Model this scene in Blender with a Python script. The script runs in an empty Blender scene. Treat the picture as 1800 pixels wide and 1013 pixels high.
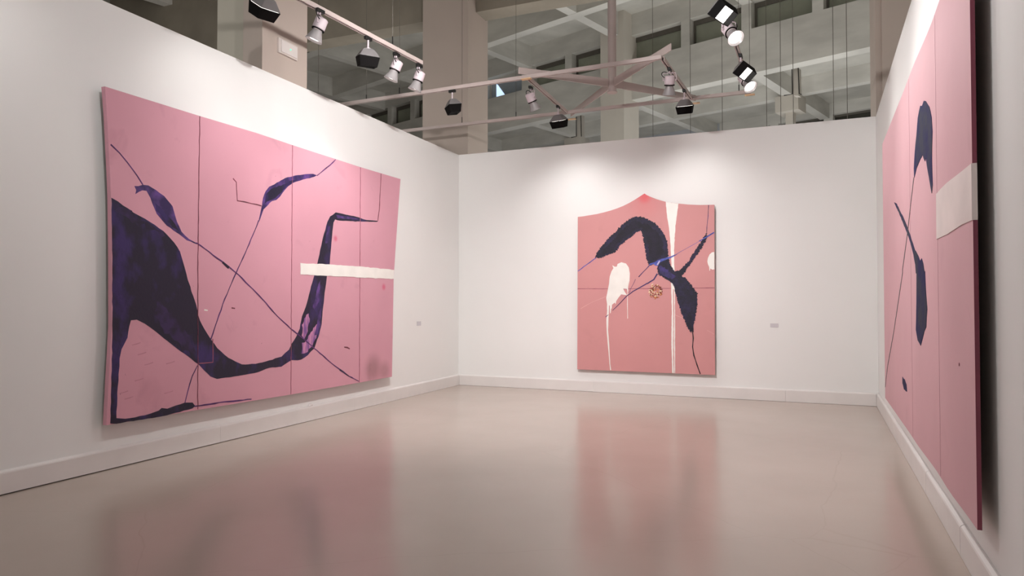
import bpy, bmesh, math, random
from mathutils import Vector, Matrix, geometry
random.seed(7)
V = Vector
# ------------------------------------------------------------------ camera
FPX, CX, CY = 1207.0, 900.0, 506.5
YAW = math.atan(504 / FPX); PIT = math.atan(25.5 / FPX)
CAM = V((0, 0, 1.5))
FW = V((-math.sin(YAW) * math.cos(PIT), math.cos(YAW) * math.cos(PIT), math.sin(PIT)))
RT = V((math.cos(YAW), math.sin(YAW), 0)); UP = RT.cross(FW)
scene = bpy.context.scene
col = scene.collection
cd = bpy.data.cameras.new('camera'); cam = bpy.data.objects.new('camera', cd); col.objects.link(cam)
cd.sensor_width = 36; cd.lens = FPX / 1800 * 36; cd.clip_end = 200
cam.matrix_world = Matrix(((RT.x, UP.x, -FW.x, CAM.x), (RT.y, UP.y, -FW.y, CAM.y), (RT.z, UP.z, -FW.z, CAM.z), (0, 0, 0, 1)))
scene.camera = cam
# ------------------------------------------------------------------ light and exposure
scene.view_settings.view_transform = 'Standard'; scene.view_settings.look = 'None'
scene.view_settings.gamma = 1; scene.view_settings.exposure = 0.09
try: scene.view_settings.use_curve_mapping = False
except Exception: pass
AMBIENT = 0.36            # light of the rest of the exhibition hall
SPOT_W = 36; FLOOD_W = 46; FILL_W = 290
LAMP_COL = (1.0, 0.975, 0.965)
wd = bpy.data.worlds.new('world'); scene.world = wd; wd.use_nodes = True
wd.node_tree.nodes['Background'].inputs[0].default_value = (1.0, 0.98, 0.95, 1)
wd.node_tree.nodes['Background'].inputs[1].default_value = AMBIENT

def area(name, loc, sx, sy, w, colr=(1, .95, .86)):      # unseen area light added to brighten the hall, standing in for neighbouring rooms
    l = bpy.data.lights.new(name, 'AREA'); l.shape = 'RECTANGLE'; l.size = sx; l.size_y = sy; l.energy = w; l.color = colr
    o = bpy.data.objects.new(name, l); o.location = loc; o.rotation_euler = (math.pi, 0, 0); col.objects.link(o)
area('hall_fill_light', (-1, 14.3, 1.2), 8, 3.4, 235, (1, .985, .95))
area('hall_fill_light', (-9.6, 8, 1.2), 5, 14, 205, (1, .975, .94))
area('hall_fill_light', (4.5, 8, 1.2), 4, 14, 180, (1, .97, .93))
area('hall_fill_light', (-2.5, 18, 1.2), 10, 3, 190, (.95, .97, 1))

# ------------------------------------------------------------------ helpers
def ray(x, y): return FW + RT * ((x - CX) / FPX) - UP * ((y - CY) / FPX)
def onplane(x, y, n, c):
    d = ray(x, y); return CAM + d * ((c - n.dot(CAM)) / n.dot(d))
def atz(x, y, z): return onplane(x, y, V((0, 0, 1)), z)
def s2l(c):
    return tuple(((v / 255) / 12.92 if v / 255 <= .04045 else ((v / 255 + .055) / 1.055) ** 2.4) for v in c) + (1,)
_m = {}
def mat(name, rgb, rough=.6, var=.06, scale=3, bump=0, bscale=60, metal=0, spec=.5, rgb2=None, stretch=None, contrast=(.35, .65), coat=0):
    """principled material whose colour drifts between rgb and a darker / second tone by noise"""
    if name in _m: return _m[name]
    m = bpy.data.materials.new(name); m.use_nodes = True; nt = m.node_tree; N = nt.nodes; L = nt.links
    b = N['Principled BSDF']; b.inputs['Roughness'].default_value = rough; b.inputs['Metallic'].default_value = metal
    b.inputs['Specular IOR Level'].default_value = spec; b.inputs['Coat Weight'].default_value = coat
    tc = N.new('ShaderNodeTexCoord'); mp = N.new('ShaderNodeMapping'); L.new(tc.outputs['Object'], mp.inputs[0])
    if stretch: mp.inputs['Scale'].default_value = stretch
    nz = N.new('ShaderNodeTexNoise'); nz.inputs['Scale'].default_value = scale; nz.inputs['Detail'].default_value = 6
    L.new(mp.outputs[0], nz.inputs['Vector'])
    cr = N.new('ShaderNodeValToRGB'); c1 = s2l(rgb); c2 = s2l(rgb2) if rgb2 else tuple(v * (1 - var * 2) for v in c1[:3]) + (1,)
    cr.color_ramp.elements[0].position = contrast[0]; cr.color_ramp.elements[1].position = contrast[1]
    cr.color_ramp.elements[0].color = c2; cr.color_ramp.elements[1].color = c1
    L.new(nz.outputs['Fac'], cr.inputs[0]); L.new(cr.outputs[0], b.inputs['Base Color'])
    if bump:
        n2 = N.new('ShaderNodeTexNoise'); n2.inputs['Scale'].default_value = bscale; n2.inputs['Detail'].default_value = 4
        L.new(tc.outputs['Object'], n2.inputs['Vector'])
        bp = N.new('ShaderNodeBump'); bp.inputs['Strength'].default_value = bump; bp.inputs['Distance'].default_value = .01
        L.new(n2.outputs['Fac'], bp.inputs['Height']); L.new(bp.outputs[0], b.inputs['Normal'])
    _m[name] = m; return m
def emat(name, rgb, strength):
    m = bpy.data.materials.new(name); m.use_nodes = True; b = m.node_tree.nodes['Principled BSDF']
    b.inputs['Base Color'].default_value = s2l(rgb); b.inputs['Emission Color'].default_value = s2l(rgb); b.inputs['Emission Strength'].default_value = strength
    return m
def box(bm, p0, p1, ax=None):
    """axis box from p0 to p1; ax = optional (X,Y) horizontal unit axes"""
    X, Y = ax if ax else (V((1, 0, 0)), V((0, 1, 0))); Z = V((0, 0, 1))
    vs = [bm.verts.new(X * x + Y * y + Z * z) for z in (p0[2], p1[2]) for y in (p0[1], p1[1]) for x in (p0[0], p1[0])]
    for f in ((0, 1, 3, 2), (4, 6, 7, 5), (0, 4, 5, 1), (2, 3, 7, 6), (0, 2, 6, 4), (1, 5, 7, 3)):
        bm.faces.new([vs[i] for i in f])
def tube(bm, pts, r, n=8, r2=None, cap=True):
    rings = []; pts = [V(p) for p in pts]
    for i, p in enumerate(pts):
        d = (pts[min(i + 1, len(pts) - 1)] - pts[max(i - 1, 0)]).normalized()
        a = d.orthogonal().normalized() if i == 0 else (a - d * a.dot(d)).normalized()
        b = d.cross(a); rr = r if r2 is None else r + (r2 - r) * i / (len(pts) - 1)
        rings.append([bm.verts.new(p + (a * math.cos(t) + b * math.sin(t)) * rr) for t in [2 * math.pi * k / n for k in range(n)]])
    for A, B in zip(rings, rings[1:]):
        for k in range(n): bm.faces.new((A[k], A[(k + 1) % n], B[(k + 1) % n], B[k]))
    if cap: bm.faces.new(rings[0][::-1]); bm.faces.new(rings[-1])
def lathe(bm, prof, M, n=20):
    """prof: list of (r, z); revolve round local z, then transform by M"""
    rings = [[bm.verts.new(M @ V((r * math.cos(2 * math.pi * k / n), r * math.sin(2 * math.pi * k / n), z))) for k in range(n)] for r, z in prof]
    for A, B in zip(rings, rings[1:]):
        for k in range(n): bm.faces.new((A[k], A[(k + 1) % n], B[(k + 1) % n], B[k]))
    return rings
def obj(name, bm, m, parent=None, smooth=False, bevel=0, flip=True):
    if flip: bmesh.ops.recalc_face_normals(bm, faces=bm.faces)
    me = bpy.data.meshes.new(name); bm.to_mesh(me); bm.free(); me.materials.append(m)
    o = bpy.data.objects.new(name, me); col.objects.link(o)
    if smooth:
        for p in me.polygons: p.use_smooth = True
        try: me.set_sharp_from_angle(angle=math.radians(35))
        except Exception: pass
    if bevel:
        b = o.modifiers.new('bevel', 'BEVEL'); b.width = bevel; b.segments = 2; b.limit_method = 'ANGLE'
    if parent: adopt(o, parent)
    return o
def adopt(o, parent):
    o.parent = parent; t = parent; w = V((0, 0, 0))
    while t: w += t.location; t = t.parent
    o.matrix_parent_inverse = Matrix.Translation(-w)
def tag(o, label=None, cat=None, group=None, kind=None):
    if label: o['label'] = label
    if cat: o['category'] = cat
    if group: o['group'] = group
    if kind: o['kind'] = kind
    return o
def thing(name, loc, label=None, cat=None, group=None, kind=None):
    o = bpy.data.objects.new(name, None); o.empty_display_size = .1; o.location = loc; col.objects.link(o)
    return tag(o, label, cat, group, kind)
def bxs(*boxes, ax=None):
    bm = bmesh.new()
    for p0, p1 in boxes: box(bm, p0, p1, ax)
    return bm

# ------------------------------------------------------------------ materials
M_WALL = mat('white_wall_paint', (237, 236, 234), .75, .012, .8, .03, 25)
M_BASE = mat('baseboard_paint', (228, 223, 220), .5, .02, 4, .03, 30)
M_CONC = mat('painted_concrete', (202, 200, 193), .85, .10, .9, .25, 9, stretch=(1, 1, 3))
M_COND = mat('painted_concrete_slab', (194, 192, 184), .85, .10, 1.3, .3, 8)
M_CONB = mat('daylight_tinted_concrete', (178, 182, 188), .85, .08, 1.3, .2, 8)  # blue tint puts window daylight into the far wall's colour
M_COLM = mat('column_plaster', (186, 172, 162), .7, .03, 1.2, .05, 20)
M_DARK = mat('dark_gap', (20, 18, 17), .9, 0, 2)
M_RAIL = mat('track_white_paint', (188, 174, 169), .4, .03, 6)
M_SLOT = mat('track_slot', (70, 64, 62), .5, .05, 6)
M_ORNG = mat('connector_amber', (222, 184, 140), .5, .05, 9)
M_BLK = mat('black_plastic', (18, 17, 17), .5, .05, 9)
M_SKIRT = mat('black_sheet_metal', (14, 12, 12), .7, .05, 9, spec=.08)
M_GREY = mat('lamp_grey_metal', (150, 145, 145), .4, .03, 9, metal=.15)
M_LAV = mat('lamp_body_white', (196, 182, 187), .45, .03, 9)
M_WIRE = mat('steel_cable', (104, 99, 92), .5, .05, 9)
M_GLASS = mat('dull_window_glass', (150, 154, 138), .5, .1, 2)
M_GLASSB = mat('bluish_window_glass', (170, 180, 190), .3, .1, 2)
M_FRAME = mat('window_frame_grey', (92, 88, 80), .6, .05, 5)
M_LENS = emat('lit_lens', (255, 250, 244), 5)
M_LENS0 = mat('unlit_lens', (190, 185, 185), .2, .02, 9)

# ------------------------------------------------------------------ room: floor, walls, skirting
XL, YB = -5.75, 11.23                      # left wall and back wall planes
WN = V((1, -0.0243, 0)).normalized(); WC = 0.7607 + .025   # right wall plane
WU = V((WN.y, -WN.x, 0)) * -1              # along the right wall, away from the camera
if WU.y < 0: WU = -WU
HW = 4.215
def rw(y): return (WC - WN.y * y) / WN.x

def floor_mat():
    m = bpy.data.materials.new('glossy_beige_floor'); m.use_nodes = True; nt = m.node_tree; N = nt.nodes; L = nt.links
    b = N['Principled BSDF']; tc = N.new('ShaderNodeTexCoord')
    def noise(s, d=5):
        n = N.new('ShaderNodeTexNoise'); n.inputs['Scale'].default_value = s; n.inputs['Detail'].default_value = d
        L.new(tc.outputs['Object'], n.inputs['Vector']); return n
    n1 = noise(.7); cr = N.new('ShaderNodeValToRGB'); L.new(n1.outputs['Fac'], cr.inputs[0])
    cr.color_ramp.elements[0].position = .3; cr.color_ramp.elements[1].position = .7
    cr.color_ramp.elements[0].color = s2l((180, 165, 154)); cr.color_ramp.elements[1].color = s2l((188, 173, 162))
    # faint hairline cracks
    mp = N.new('ShaderNodeMapping'); mp.inputs['Rotation'].default_value = (0, 0, .35)
    nw = noise(1.4, 3); add = N.new('ShaderNodeVectorMath'); add.operation = 'MULTIPLY_ADD'
    L.new(nw.outputs['Color'], add.inputs[0]); add.inputs[1].default_value = (.25, .25, 0); L.new(tc.outputs['Object'], add.inputs[2])
    L.new(add.outputs[0], mp.inputs[0])
    vo = N.new('ShaderNodeTexVoronoi'); vo.feature = 'DISTANCE_TO_EDGE'; vo.inputs['Scale'].default_value = .33
    L.new(mp.outputs[0], vo.inputs['Vector'])
    mr = N.new('ShaderNodeMapRange'); mr.inputs['From Min'].default_value = 0; mr.inputs['From Max'].default_value = .0022
    mr.inputs['To Min'].default_value = .16; mr.inputs['To Max'].default_value = 0; L.new(vo.outputs['Distance'], mr.inputs[0])
    mk = N.new('ShaderNodeMath'); mk.operation = 'MULTIPLY'; mk.use_clamp = True; L.new(mr.outputs[0], mk.inputs[0])
    n3 = noise(1.1, 2); L.new(n3.outputs['Fac'], mk.inputs[1])
    mx = N.new('ShaderNodeMixRGB'); L.new(mk.outputs[0], mx.inputs[0]); L.new(cr.outputs[0], mx.inputs[1]); mx.inputs[2].default_value = s2l((120, 104, 92))
    L.new(mx.outputs[0], b.inputs['Base Color'])
    n2 = noise(2.2); r = N.new('ShaderNodeMapRange'); r.inputs['To Min'].default_value = .17; r.inputs['To Max'].default_value = .22
    L.new(n2.outputs['Fac'], r.inputs[0]); L.new(r.outputs[0], b.inputs['Roughness'])
    b.inputs['Specular IOR Level'].default_value = .62
    n4 = noise(5, 3); bp = N.new('ShaderNodeBump'); bp.inputs['Strength'].default_value = .06; bp.inputs['Distance'].default_value = .01
    L.new(n4.outputs['Fac'], bp.inputs['Height']); L.new(bp.outputs[0], b.inputs['Normal'])
    return m
tag(obj('floor', bxs(((-20, -6, -.1), (12, 26, 0))), floor_mat()), kind='structure')
tag(obj('wall_left', bxs(((XL - .3, -4, 0), (XL, YB + .3, HW))), M_WALL), kind='structure')
tag(obj('wall_back', bxs(((XL + .001, YB, 0), (rw(YB) - .001, YB + .3, HW))), M_WALL), kind='structure')
bm = bmesh.new(); q = [(rw(-4), -4), (rw(YB + .3), YB + .3), (rw(YB + .3) + .3, YB + .3), (rw(-4) + .3, -4)]
lo = [bm.verts.new((x, y, 0)) for x, y in q]; hi = [bm.verts.new((x, y, HW)) for x, y in q]
bm.faces.new(lo); bm.faces.new(hi)
for i in range(4): bm.faces.new((lo[i], lo[(i + 1) % 4], hi[(i + 1) % 4], hi[i]))
tag(obj('wall_right', bm, M_WALL), kind='structure')

def skirt(parent, A, B, n, z0=(0, 0), h=.19, t=.034):
    """one skirting board from A to B against the wall; n points into the room; top edge chamfered"""
    bm = bmesh.new(); A = V((*A, 0)); B = V((*B, 0)); R = []
    for P, zz in ((A, z0[0]), (B, z0[1])):
        R.append([bm.verts.new(P + n * o + V((0, 0, z))) for o, z in ((.001, zz), (t, zz), (t, h - .022), (t - .004, h - .012), (.012, h), (.001, h))])
    for k in range(6): bm.faces.new((R[0][k], R[0][(k + 1) % 6], R[1][(k + 1) % 6], R[1][k]))
    bm.faces.new(R[0]); bm.faces.new(R[1][::-1])
    return obj('board', bm, M_BASE, parent)
bl = thing('baseboard_left', (XL, 4, 0), kind='structure')
gap = lambda y: max(.0015, .011 - .0016 * (y - 3))
for y0, y1 in ((-4, 1.2), (1.202, 5.6), (5.602, 8.0), (8.002, YB - .001)):
    skirt(bl, (XL, y0), (XL, y1), V((1, 0, 0)), (gap(y0), gap(y1)))
obj('gap_shadow_strip', bxs(((XL + .001, -4, .0005), (XL + .012, YB - .04, .0015))), M_DARK, bl)
bb = thing('baseboard_back', (-2, YB, 0), kind='structure')
for x0, x1 in ((XL + .036, -3.2), (-3.198, -.2), (-.198, rw(YB) - .037)):
    skirt(bb, (x0, YB), (x1, YB), V((0, -1, 0)), (.002, .003))
br = thing('baseboard_right', (rw(5), 5, 0), kind='structure')
for y0, y1 in ((-4, 1.5), (1.508, 4.788), (4.797, 6.208), (6.217, 8.9), (8.903, YB - .002)):
    skirt(br, (rw(y0), y0), (rw(y1), y1), -WN, (.003, .003))

# ------------------------------------------------------------------ hall beyond: concrete structure
AX = V((0.948215, -0.317629, 0)).normalized(); BX = V((-AX.y, AX.x, 0)); HA = (AX, BX)
def hall(name, boxes, m=M_CONC, parent=None, label=None):
    o = obj(name, bxs(*boxes, ax=HA), m, parent)
    if not parent: tag(o, label, kind='structure')
    return o
PIERS = [-24.7, -23.1, -21.5, -20.0, -18.72, -17.1, -15.25, -13.4, -11.82, -9.95, -8.12, -6.53, -4.89, -3.3, -1.7, 0, 1.7]
w1 = thing('wall_clerestory', AX * -10 + BX * 16, kind='structure')
hall('lower_band', [((-24.7, 16, 6.97), (3, 16.35, 8.04))], parent=w1)
hall('upper_band', [((-24.7, 16, 8.72), (3, 16.35, 9.75))], parent=w1)
for i, s in enumerate(PIERS):
    wdt = .12 if i not in (5, 7, 9) else .2
    hall('pier', [((s - wdt, 15.999, 8.04), (s + wdt, 16.35, 8.72))], parent=w1)
for i, (s0, s1) in enumerate(zip(PIERS, PIERS[1:])):
    wn = thing('window_%d' % (i + 1), AX * ((s0 + s1) / 2) + BX * 16.25 + V((0, 0, 8.04)), kind='structure')
    a0, a1 = s0 + .12, s1 - .12
    blue = (i == 6)
    hall('window_frame', [((a0, 16.22, 8.04), (a1, 16.3, 8.09)), ((a0, 16.22, 8.6), (a1, 16.3, 8.72)), ((a0, 16.22, 8.09), (a0 + .05, 16.3, 8.6)), ((a1 - .05, 16.22, 8.09), (a1, 16.3, 8.6))], M_FRAME if not blue else M_CONC, wn)
    hall('pane', [((a0 + .05, 16.26, 8.09), (a1 - .05, 16.28, 8.6))], M_GLASSB if blue else M_GLASS, wn)
    if blue:   # one pane left ajar: a wedge of daylight comes in
        bm = bmesh.new(); g = [(a0 + .24, 8.1), (a0 + .62, 8.12), (a0 + .3, 8.52), (a0 + .24, 8.56)]
        f = [bm.verts.new(AX * s + BX * 16.255 + V((0, 0, z))) for s, z in g]; k = [bm.verts.new(v.co + BX * .003) for v in f]
        bm.faces.new(f); bm.faces.new(k[::-1])
        for j in range(4): bm.faces.new((f[j], f[(j + 1) % 4], k[(j + 1) % 4], k[j]))
        obj('daylight_gap', bm, emat('daylight', (196, 222, 255), 1.1), wn)
# ceiling of the nearer bay and its beams
cl = thing('ceiling', AX * -10 + BX * 14 + V((0, 0, 9.3)), kind='structure')
hall('slab', [((-24.7, 3, 9.3), (9, 16, 9.5))], M_COND, cl)
for c in (13.85, 11.0, 8.2, 5.4):
    hall('beam', [((-24.7, c - .14, 8.66), (9, c + .14, 9.3))], M_CONC, cl)
for s in (-20.4, -17.05, -13.35, -10.0, -6.5, -3.1, .4, 3.8):
    hall('cross_beam', [((s - .13, 3.2, 8.665), (s + .13, 16, 9.3))], M_CONC, cl)
cl2 = thing('ceiling_far', AX * -8 + BX * 18.6 + V((0, 0, 7.4)), kind='structure')
cl2.name = 'ceiling.001'
hall('slab', [((-24.7, 16.35, 7.42), (6, 21.5, 7.6))], M_COND, cl2)
hall('beam', [((-24.7, 18.48, 6.97), (6, 18.72, 7.42))], M_CONC, cl2)
for s in (-20.3, -16.8, -13.35, -9.9, -6.4, -2.9):
    hall('cross_beam', [((s - .13, 16.35, 6.975), (s + .13, 21.5, 7.42))], M_CONC, cl2)
w2 = thing('wall_far', AX * -6 + BX * 21.5, kind='structure')
hall('plain_band', [((-24.7, 21.5, 0), (-9.7, 21.9, 7.42))], M_CONB, w2)
hall('lower_band', [((-9.7, 21.5, 0), (6, 21.9, 6.3))], M_CONC, w2)
hall('upper_band', [((-9.7, 21.5, 7.08), (6, 21.9, 7.42))], M_CONC, w2)
P2L = [-9.5, -7.9, -6.3, -4.6, -3.0, -1.4]
for s in P2L: hall('pier', [((s - .13, 21.499, 6.3), (s + .13, 21.9, 7.08))], parent=w2)
for i, (s0, s1) in enumerate(zip(P2L, P2L[1:])):
    wn = thing('window_%d' % (i + 31), AX * ((s0 + s1) / 2) + BX * 21.7 + V((0, 0, 6.3)), kind='structure')
    hall('window_frame', [((s0 + .13, 21.66, 6.3), (s1 - .13, 21.76, 6.36)), ((s0 + .13, 21.66, 7.02), (s1 - .13, 21.76, 7.08))], M_FRAME, wn)
    hall('pane', [((s0 + .13, 21.7, 6.36), (s1 - .13, 21.73, 7.02))], mat('dark_window_glass', (58, 56, 50), .2, .1, 2), wn)
# columns standing in the hall grid
hall('column', [((-10.44, 15.6, 0), (-9.7, 16.36, 9.3))], mat('pale_column_plaster', (206, 200, 190), .8, .03, 1.5, .05, 12), label='pale concrete column rising behind the back wall').name = 'column'
tag(bpy.data.objects['column'], 'pale concrete column behind the back wall, left of the middle', 'column'); del bpy.data.objects['column']['kind']
M_COLS = mat('slim_column_paint', (188, 182, 172), .8, .03, 1.5)
def slim_column(s, lab, lp, dp):
    P = AX * s + BX * 18.6; n = BX
    t = thing('slim_column', P, lab, 'column', 'slim columns of the far bay')
    hall('shaft', [((s - .1, 18.5, 0), (s + .1, 18.7, 6.55))], M_COLS, t)
    hall('capital', [((s - .3, 18.3, 6.55), (s + .3, 18.9, 6.968))], M_COLS, t)
    bm = bmesh.new(); tube(bm, [onplane(x, y, n, 16.62) for x, y in lp], .012, 6)
    obj('conduit', bm, M_BLK, t)
    bm = bmesh.new(); f = [bm.verts.new(onplane(x, y, n, 16.66)) for x, y in dp]; k = [bm.verts.new(p.co + BX * .2) for p in f]
    bm.faces.new(f); bm.faces.new(k[::-1])
    for j in range(4): bm.faces.new((f[j], f[(j + 1) % 4], k[(j + 1) % 4], k[j]))
    obj('duct', bm, M_COLS, t)
slim_column(-6.4, 'slim concrete column with a capital, seen beyond the right end of the back wall', [(1378, 168), (1393, 165.5), (1392, 118), (1403, 118), (1405, 165), (1409, 166)], ((1394, 119), (1403, 119), (1403.5, 168), (1394.5, 168)))
sl = onplane(1014, 235, BX, 18.6).dot(AX)
slim_column(sl, 'slim concrete column with dark conduits left of the pale column', [(1004, 242), (1013, 240), (1013, 203), (1021, 202), (1022, 240)], ((1014, 203), (1020.5, 202), (1021, 262), (1014, 262)))
# plastered columns in line with the partition walls
t = thing('wide_column', (XL - .5, 6.6, 0), 'pale plastered column rising from the left wall, carrying the emergency light', 'column')
obj('front_shaft', bxs(((XL - .27, 6.19, 0.0), (XL - .302, 6.2, 0.01))), M_COLM, t) if 0 else None
obj('shaft', bxs(((XL - .29, 6.21, HW + .001), (XL, 7.0, 9.3)), ((XL - .29, 6.21, 0), (XL - .301, 7.0, HW))), M_COLM, t)
obj('rear_shaft', bxs(((XL - .72, 6.235, 0), (XL - .302, 6.99, 9.3))), mat('rear_column_paint', (190, 184, 170), .7, .03, 1.2), t)
t = thing('wide_column', (XL - .5, 12, 0), 'pale plastered column behind the corner of left and back walls', 'column')
obj('shaft', bxs(((XL - .98, YB + .37, 0), (XL, 12.5, 9.3))), M_COLM, t)
t = thing('wide_column', (1.6, 12, 0), 'plastered column rising behind the corner of back and right walls', 'column')
obj('shaft', bxs(((1.1, YB + .37, 0), (1.18, 12.45, 9.3)), ((1.18, YB + .33, 0), (2.2, 12.5, 9.3))), M_COLM, t)
tag(obj('hall_girder_1', bxs(((-16, 11.95, 7.15), (-3.0, 12.4, 9.3))), mat('girder_concrete', (150, 142, 128), .85, .1, 1.2, .2, 8)), kind='structure')  # deep concrete girder crossing the hall at the corner column
tag(obj('wall_side', bxs(((-18, -6, 0), (-17.7, 22, 9.3))), mat('dark_brown_concrete', (120, 110, 94), .9, .12, .8)), kind='structure')  # side wall in a darker brown base colour
tag(obj('wall_east', bxs(((11, -6, 0), (11.3, 26, 9.3))), M_CONC), kind='structure')

# ------------------------------------------------------------------ lighting tracks
TZ = 4.60
def rail(name, A, B, label, ends=()):
    A = V((*A, TZ)); B = V((*B, TZ)); d = (B - A).normalized(); n = V((-d.y, d.x, 0)); L = (B - A).length
    t = thing(name, A, label, 'lighting track')
    ax = (d, n); o = V((A.dot(d), A.dot(n), 0))
    obj('track_body', bxs(((o.x, o.y - .022, TZ), (o.x + L, o.y - .009, TZ + .035)), ((o.x, o.y + .009, TZ), (o.x + L, o.y + .022, TZ + .035)), ((o.x, o.y - .022, TZ + .0352), (o.x + L, o.y + .022, TZ + .05)), ax=ax), M_RAIL, t)
    obj('track_slot', bxs(((o.x + .01, o.y - .0085, TZ + .01), (o.x + L - .01, o.y + .0085, TZ + .034)), ax=ax), M_SLOT, t)
    for e in ends:
        P = V((*e, TZ)); obj('connector', bxs(((P.dot(d) - .07, P.dot(n) - .03, TZ - .014), (P.dot(d) + .07, P.dot(n) + .03, TZ - .001)), ax=ax), M_ORNG, t)
    return t
def g(x, y): p = atz(x, y, TZ); return (p.x, p.y)
T1a, T1b = V(g(530, 3)), V(g(741, 114)); T1d = (T1b - T1a).normalized()
rail('lighting_track', T1a - T1d * 6.5, T1b, 'white lighting track running along the left wall, ending in mid-air')
T2a, T2b = V(g(660, 178)), V(g(1163, 104)); T2d = (T2b - T2a).normalized()
rail('lighting_track', T2a - T2d * 2.2, T2b, 'white lighting track crossing the room in front of the cross frame', (g(925, 138),))
T6a, T6b = V(g(762, 227)), V(g(1320, 164)); T6d = (T6b - T6a).normalized()
rail('lighting_track', T6a - T6d * 2.2, T6b, 'white lighting track crossing the room nearest the back wall', (g(1005, 209), g(1222, 181), g(1318, 166)))
def inset(A, B, a=.05, b=.05):
    A = V(A); B = V(B); d = (B - A).normalized(); return A + d * a, B - d * b
T3 = inset(g(927, 139), g(1005, 208), .06, .3); rail('lighting_track', T3[0], T3[1], 'short white track along the left side of the cross frame')
T4 = inset(g(1163, 104), g(1219, 181), .06, .2); rail('lighting_track', T4[0], T4[1], 'short white track along the right side of the cross frame')
T5a, T5b = V(g(1267, 0)), V(g(1319, 160)); T5d = (T5b - T5a).normalized()
rail('lighting_track', T5a - T5d * 7, T5b - T5d * .05, 'white lighting track running along the right wall with lit lamps')
# cross frame on its post
hub = atz(1076, 158, 4.62)
t = thing('cross_frame', hub, 'pale pink-white steel cross frame with four arms hung on a round post', 'steel frame')
bm = bmesh.new(); tube(bm, [hub + V((0, 0, -.03)), hub + V((0, 0, 4.67))], .062, 20); obj('post', bm, M_RAIL, t, True)
bm = bmesh.new(); tube(bm, [hub + V((0, 0, -.045)), hub + V((0, 0, -.031))], .075, 24); obj('end_plate', bm, M_RAIL, t, True)
for (x, y), ex in (((925, 136), .12), ((1163, 104), .22), ((1005, 208), .04), ((1219, 181), .04)):
    e = atz(x, y, 4.62); d = (e - hub); d.z = 0; L = d.length + ex; d.normalize(); n = V((-d.y, d.x, 0))
    bm = bmesh.new(); z0 = hub.z + .035
    def quad(a, b, o): return [bm.verts.new(hub + d * s + n * o + V((0, 0, zz - hub.z))) for s, zz in ((a, z0), (b, z0), (b, z0 + .09), (a, z0 + .12))]
    q1 = quad(.06, L, -.006); q2 = quad(.06, L, .006); bm.faces.new(q1); bm.faces.new(q2[::-1])
    for k in range(4): bm.faces.new((q1[k], q1[(k + 1) % 4], q2[(k + 1) % 4], q2[k]))
    arm = obj('arm', bm, M_RAIL, t)
    o = V((hub.dot(d), hub.dot(n), 0)); obj('flange', bxs(((o.x + .06, o.y - .03, z0 - .01), (o.x + L, o.y + .03, z0 - .0005)), ax=(d, n)), M_RAIL, arm)
    o = V((hub.dot(d), hub.dot(n), 0)); obj('clamp', bxs(((o.x + L - .09, o.y - .012, z0 + .0005), (o.x + L - .075, o.y + .012, z0 + .13)), ax=(d, n)), M_WIRE, arm)

# ------------------------------------------------------------------ lamps
def aimM(P, d):
    z = -V(d).normalized(); x = V((0, 0, 1)).cross(z)
    x = V((1, 0, 0)) if x.length < .05 else x.normalized(); y = z.cross(x)
    return Matrix(((x.x, y.x, z.x, P.x), (x.y, y.y, z.y, P.y), (x.z, y.z, z.z, P.z), (0, 0, 0, 1)))
def lamp(P, d, power, size, blend, rad, parent):
    l = bpy.data.lights.new('bulb', 'SPOT'); l.energy = power; l.color = LAMP_COL; l.spot_size = math.radians(size); l.spot_blend = blend; l.shadow_soft_size = rad * .4
    o = bpy.data.objects.new('bulb', l); M = aimM(P, d); col.objects.link(o); o.matrix_world = M
    o.parent = parent; o.matrix_parent_inverse = Matrix.Translation(-parent.location)
def adaptor(P, td, t):
    n = V((-td.y, td.x, 0)); o = V((P.dot(td), P.dot(n), 0))
    obj('track_adaptor', bxs(((o.x - .055, o.y - .02, TZ - .04), (o.x + .055, o.y + .02, TZ - .0015)), ax=(td, n)), M_BLK, t, bevel=.006)
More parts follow.
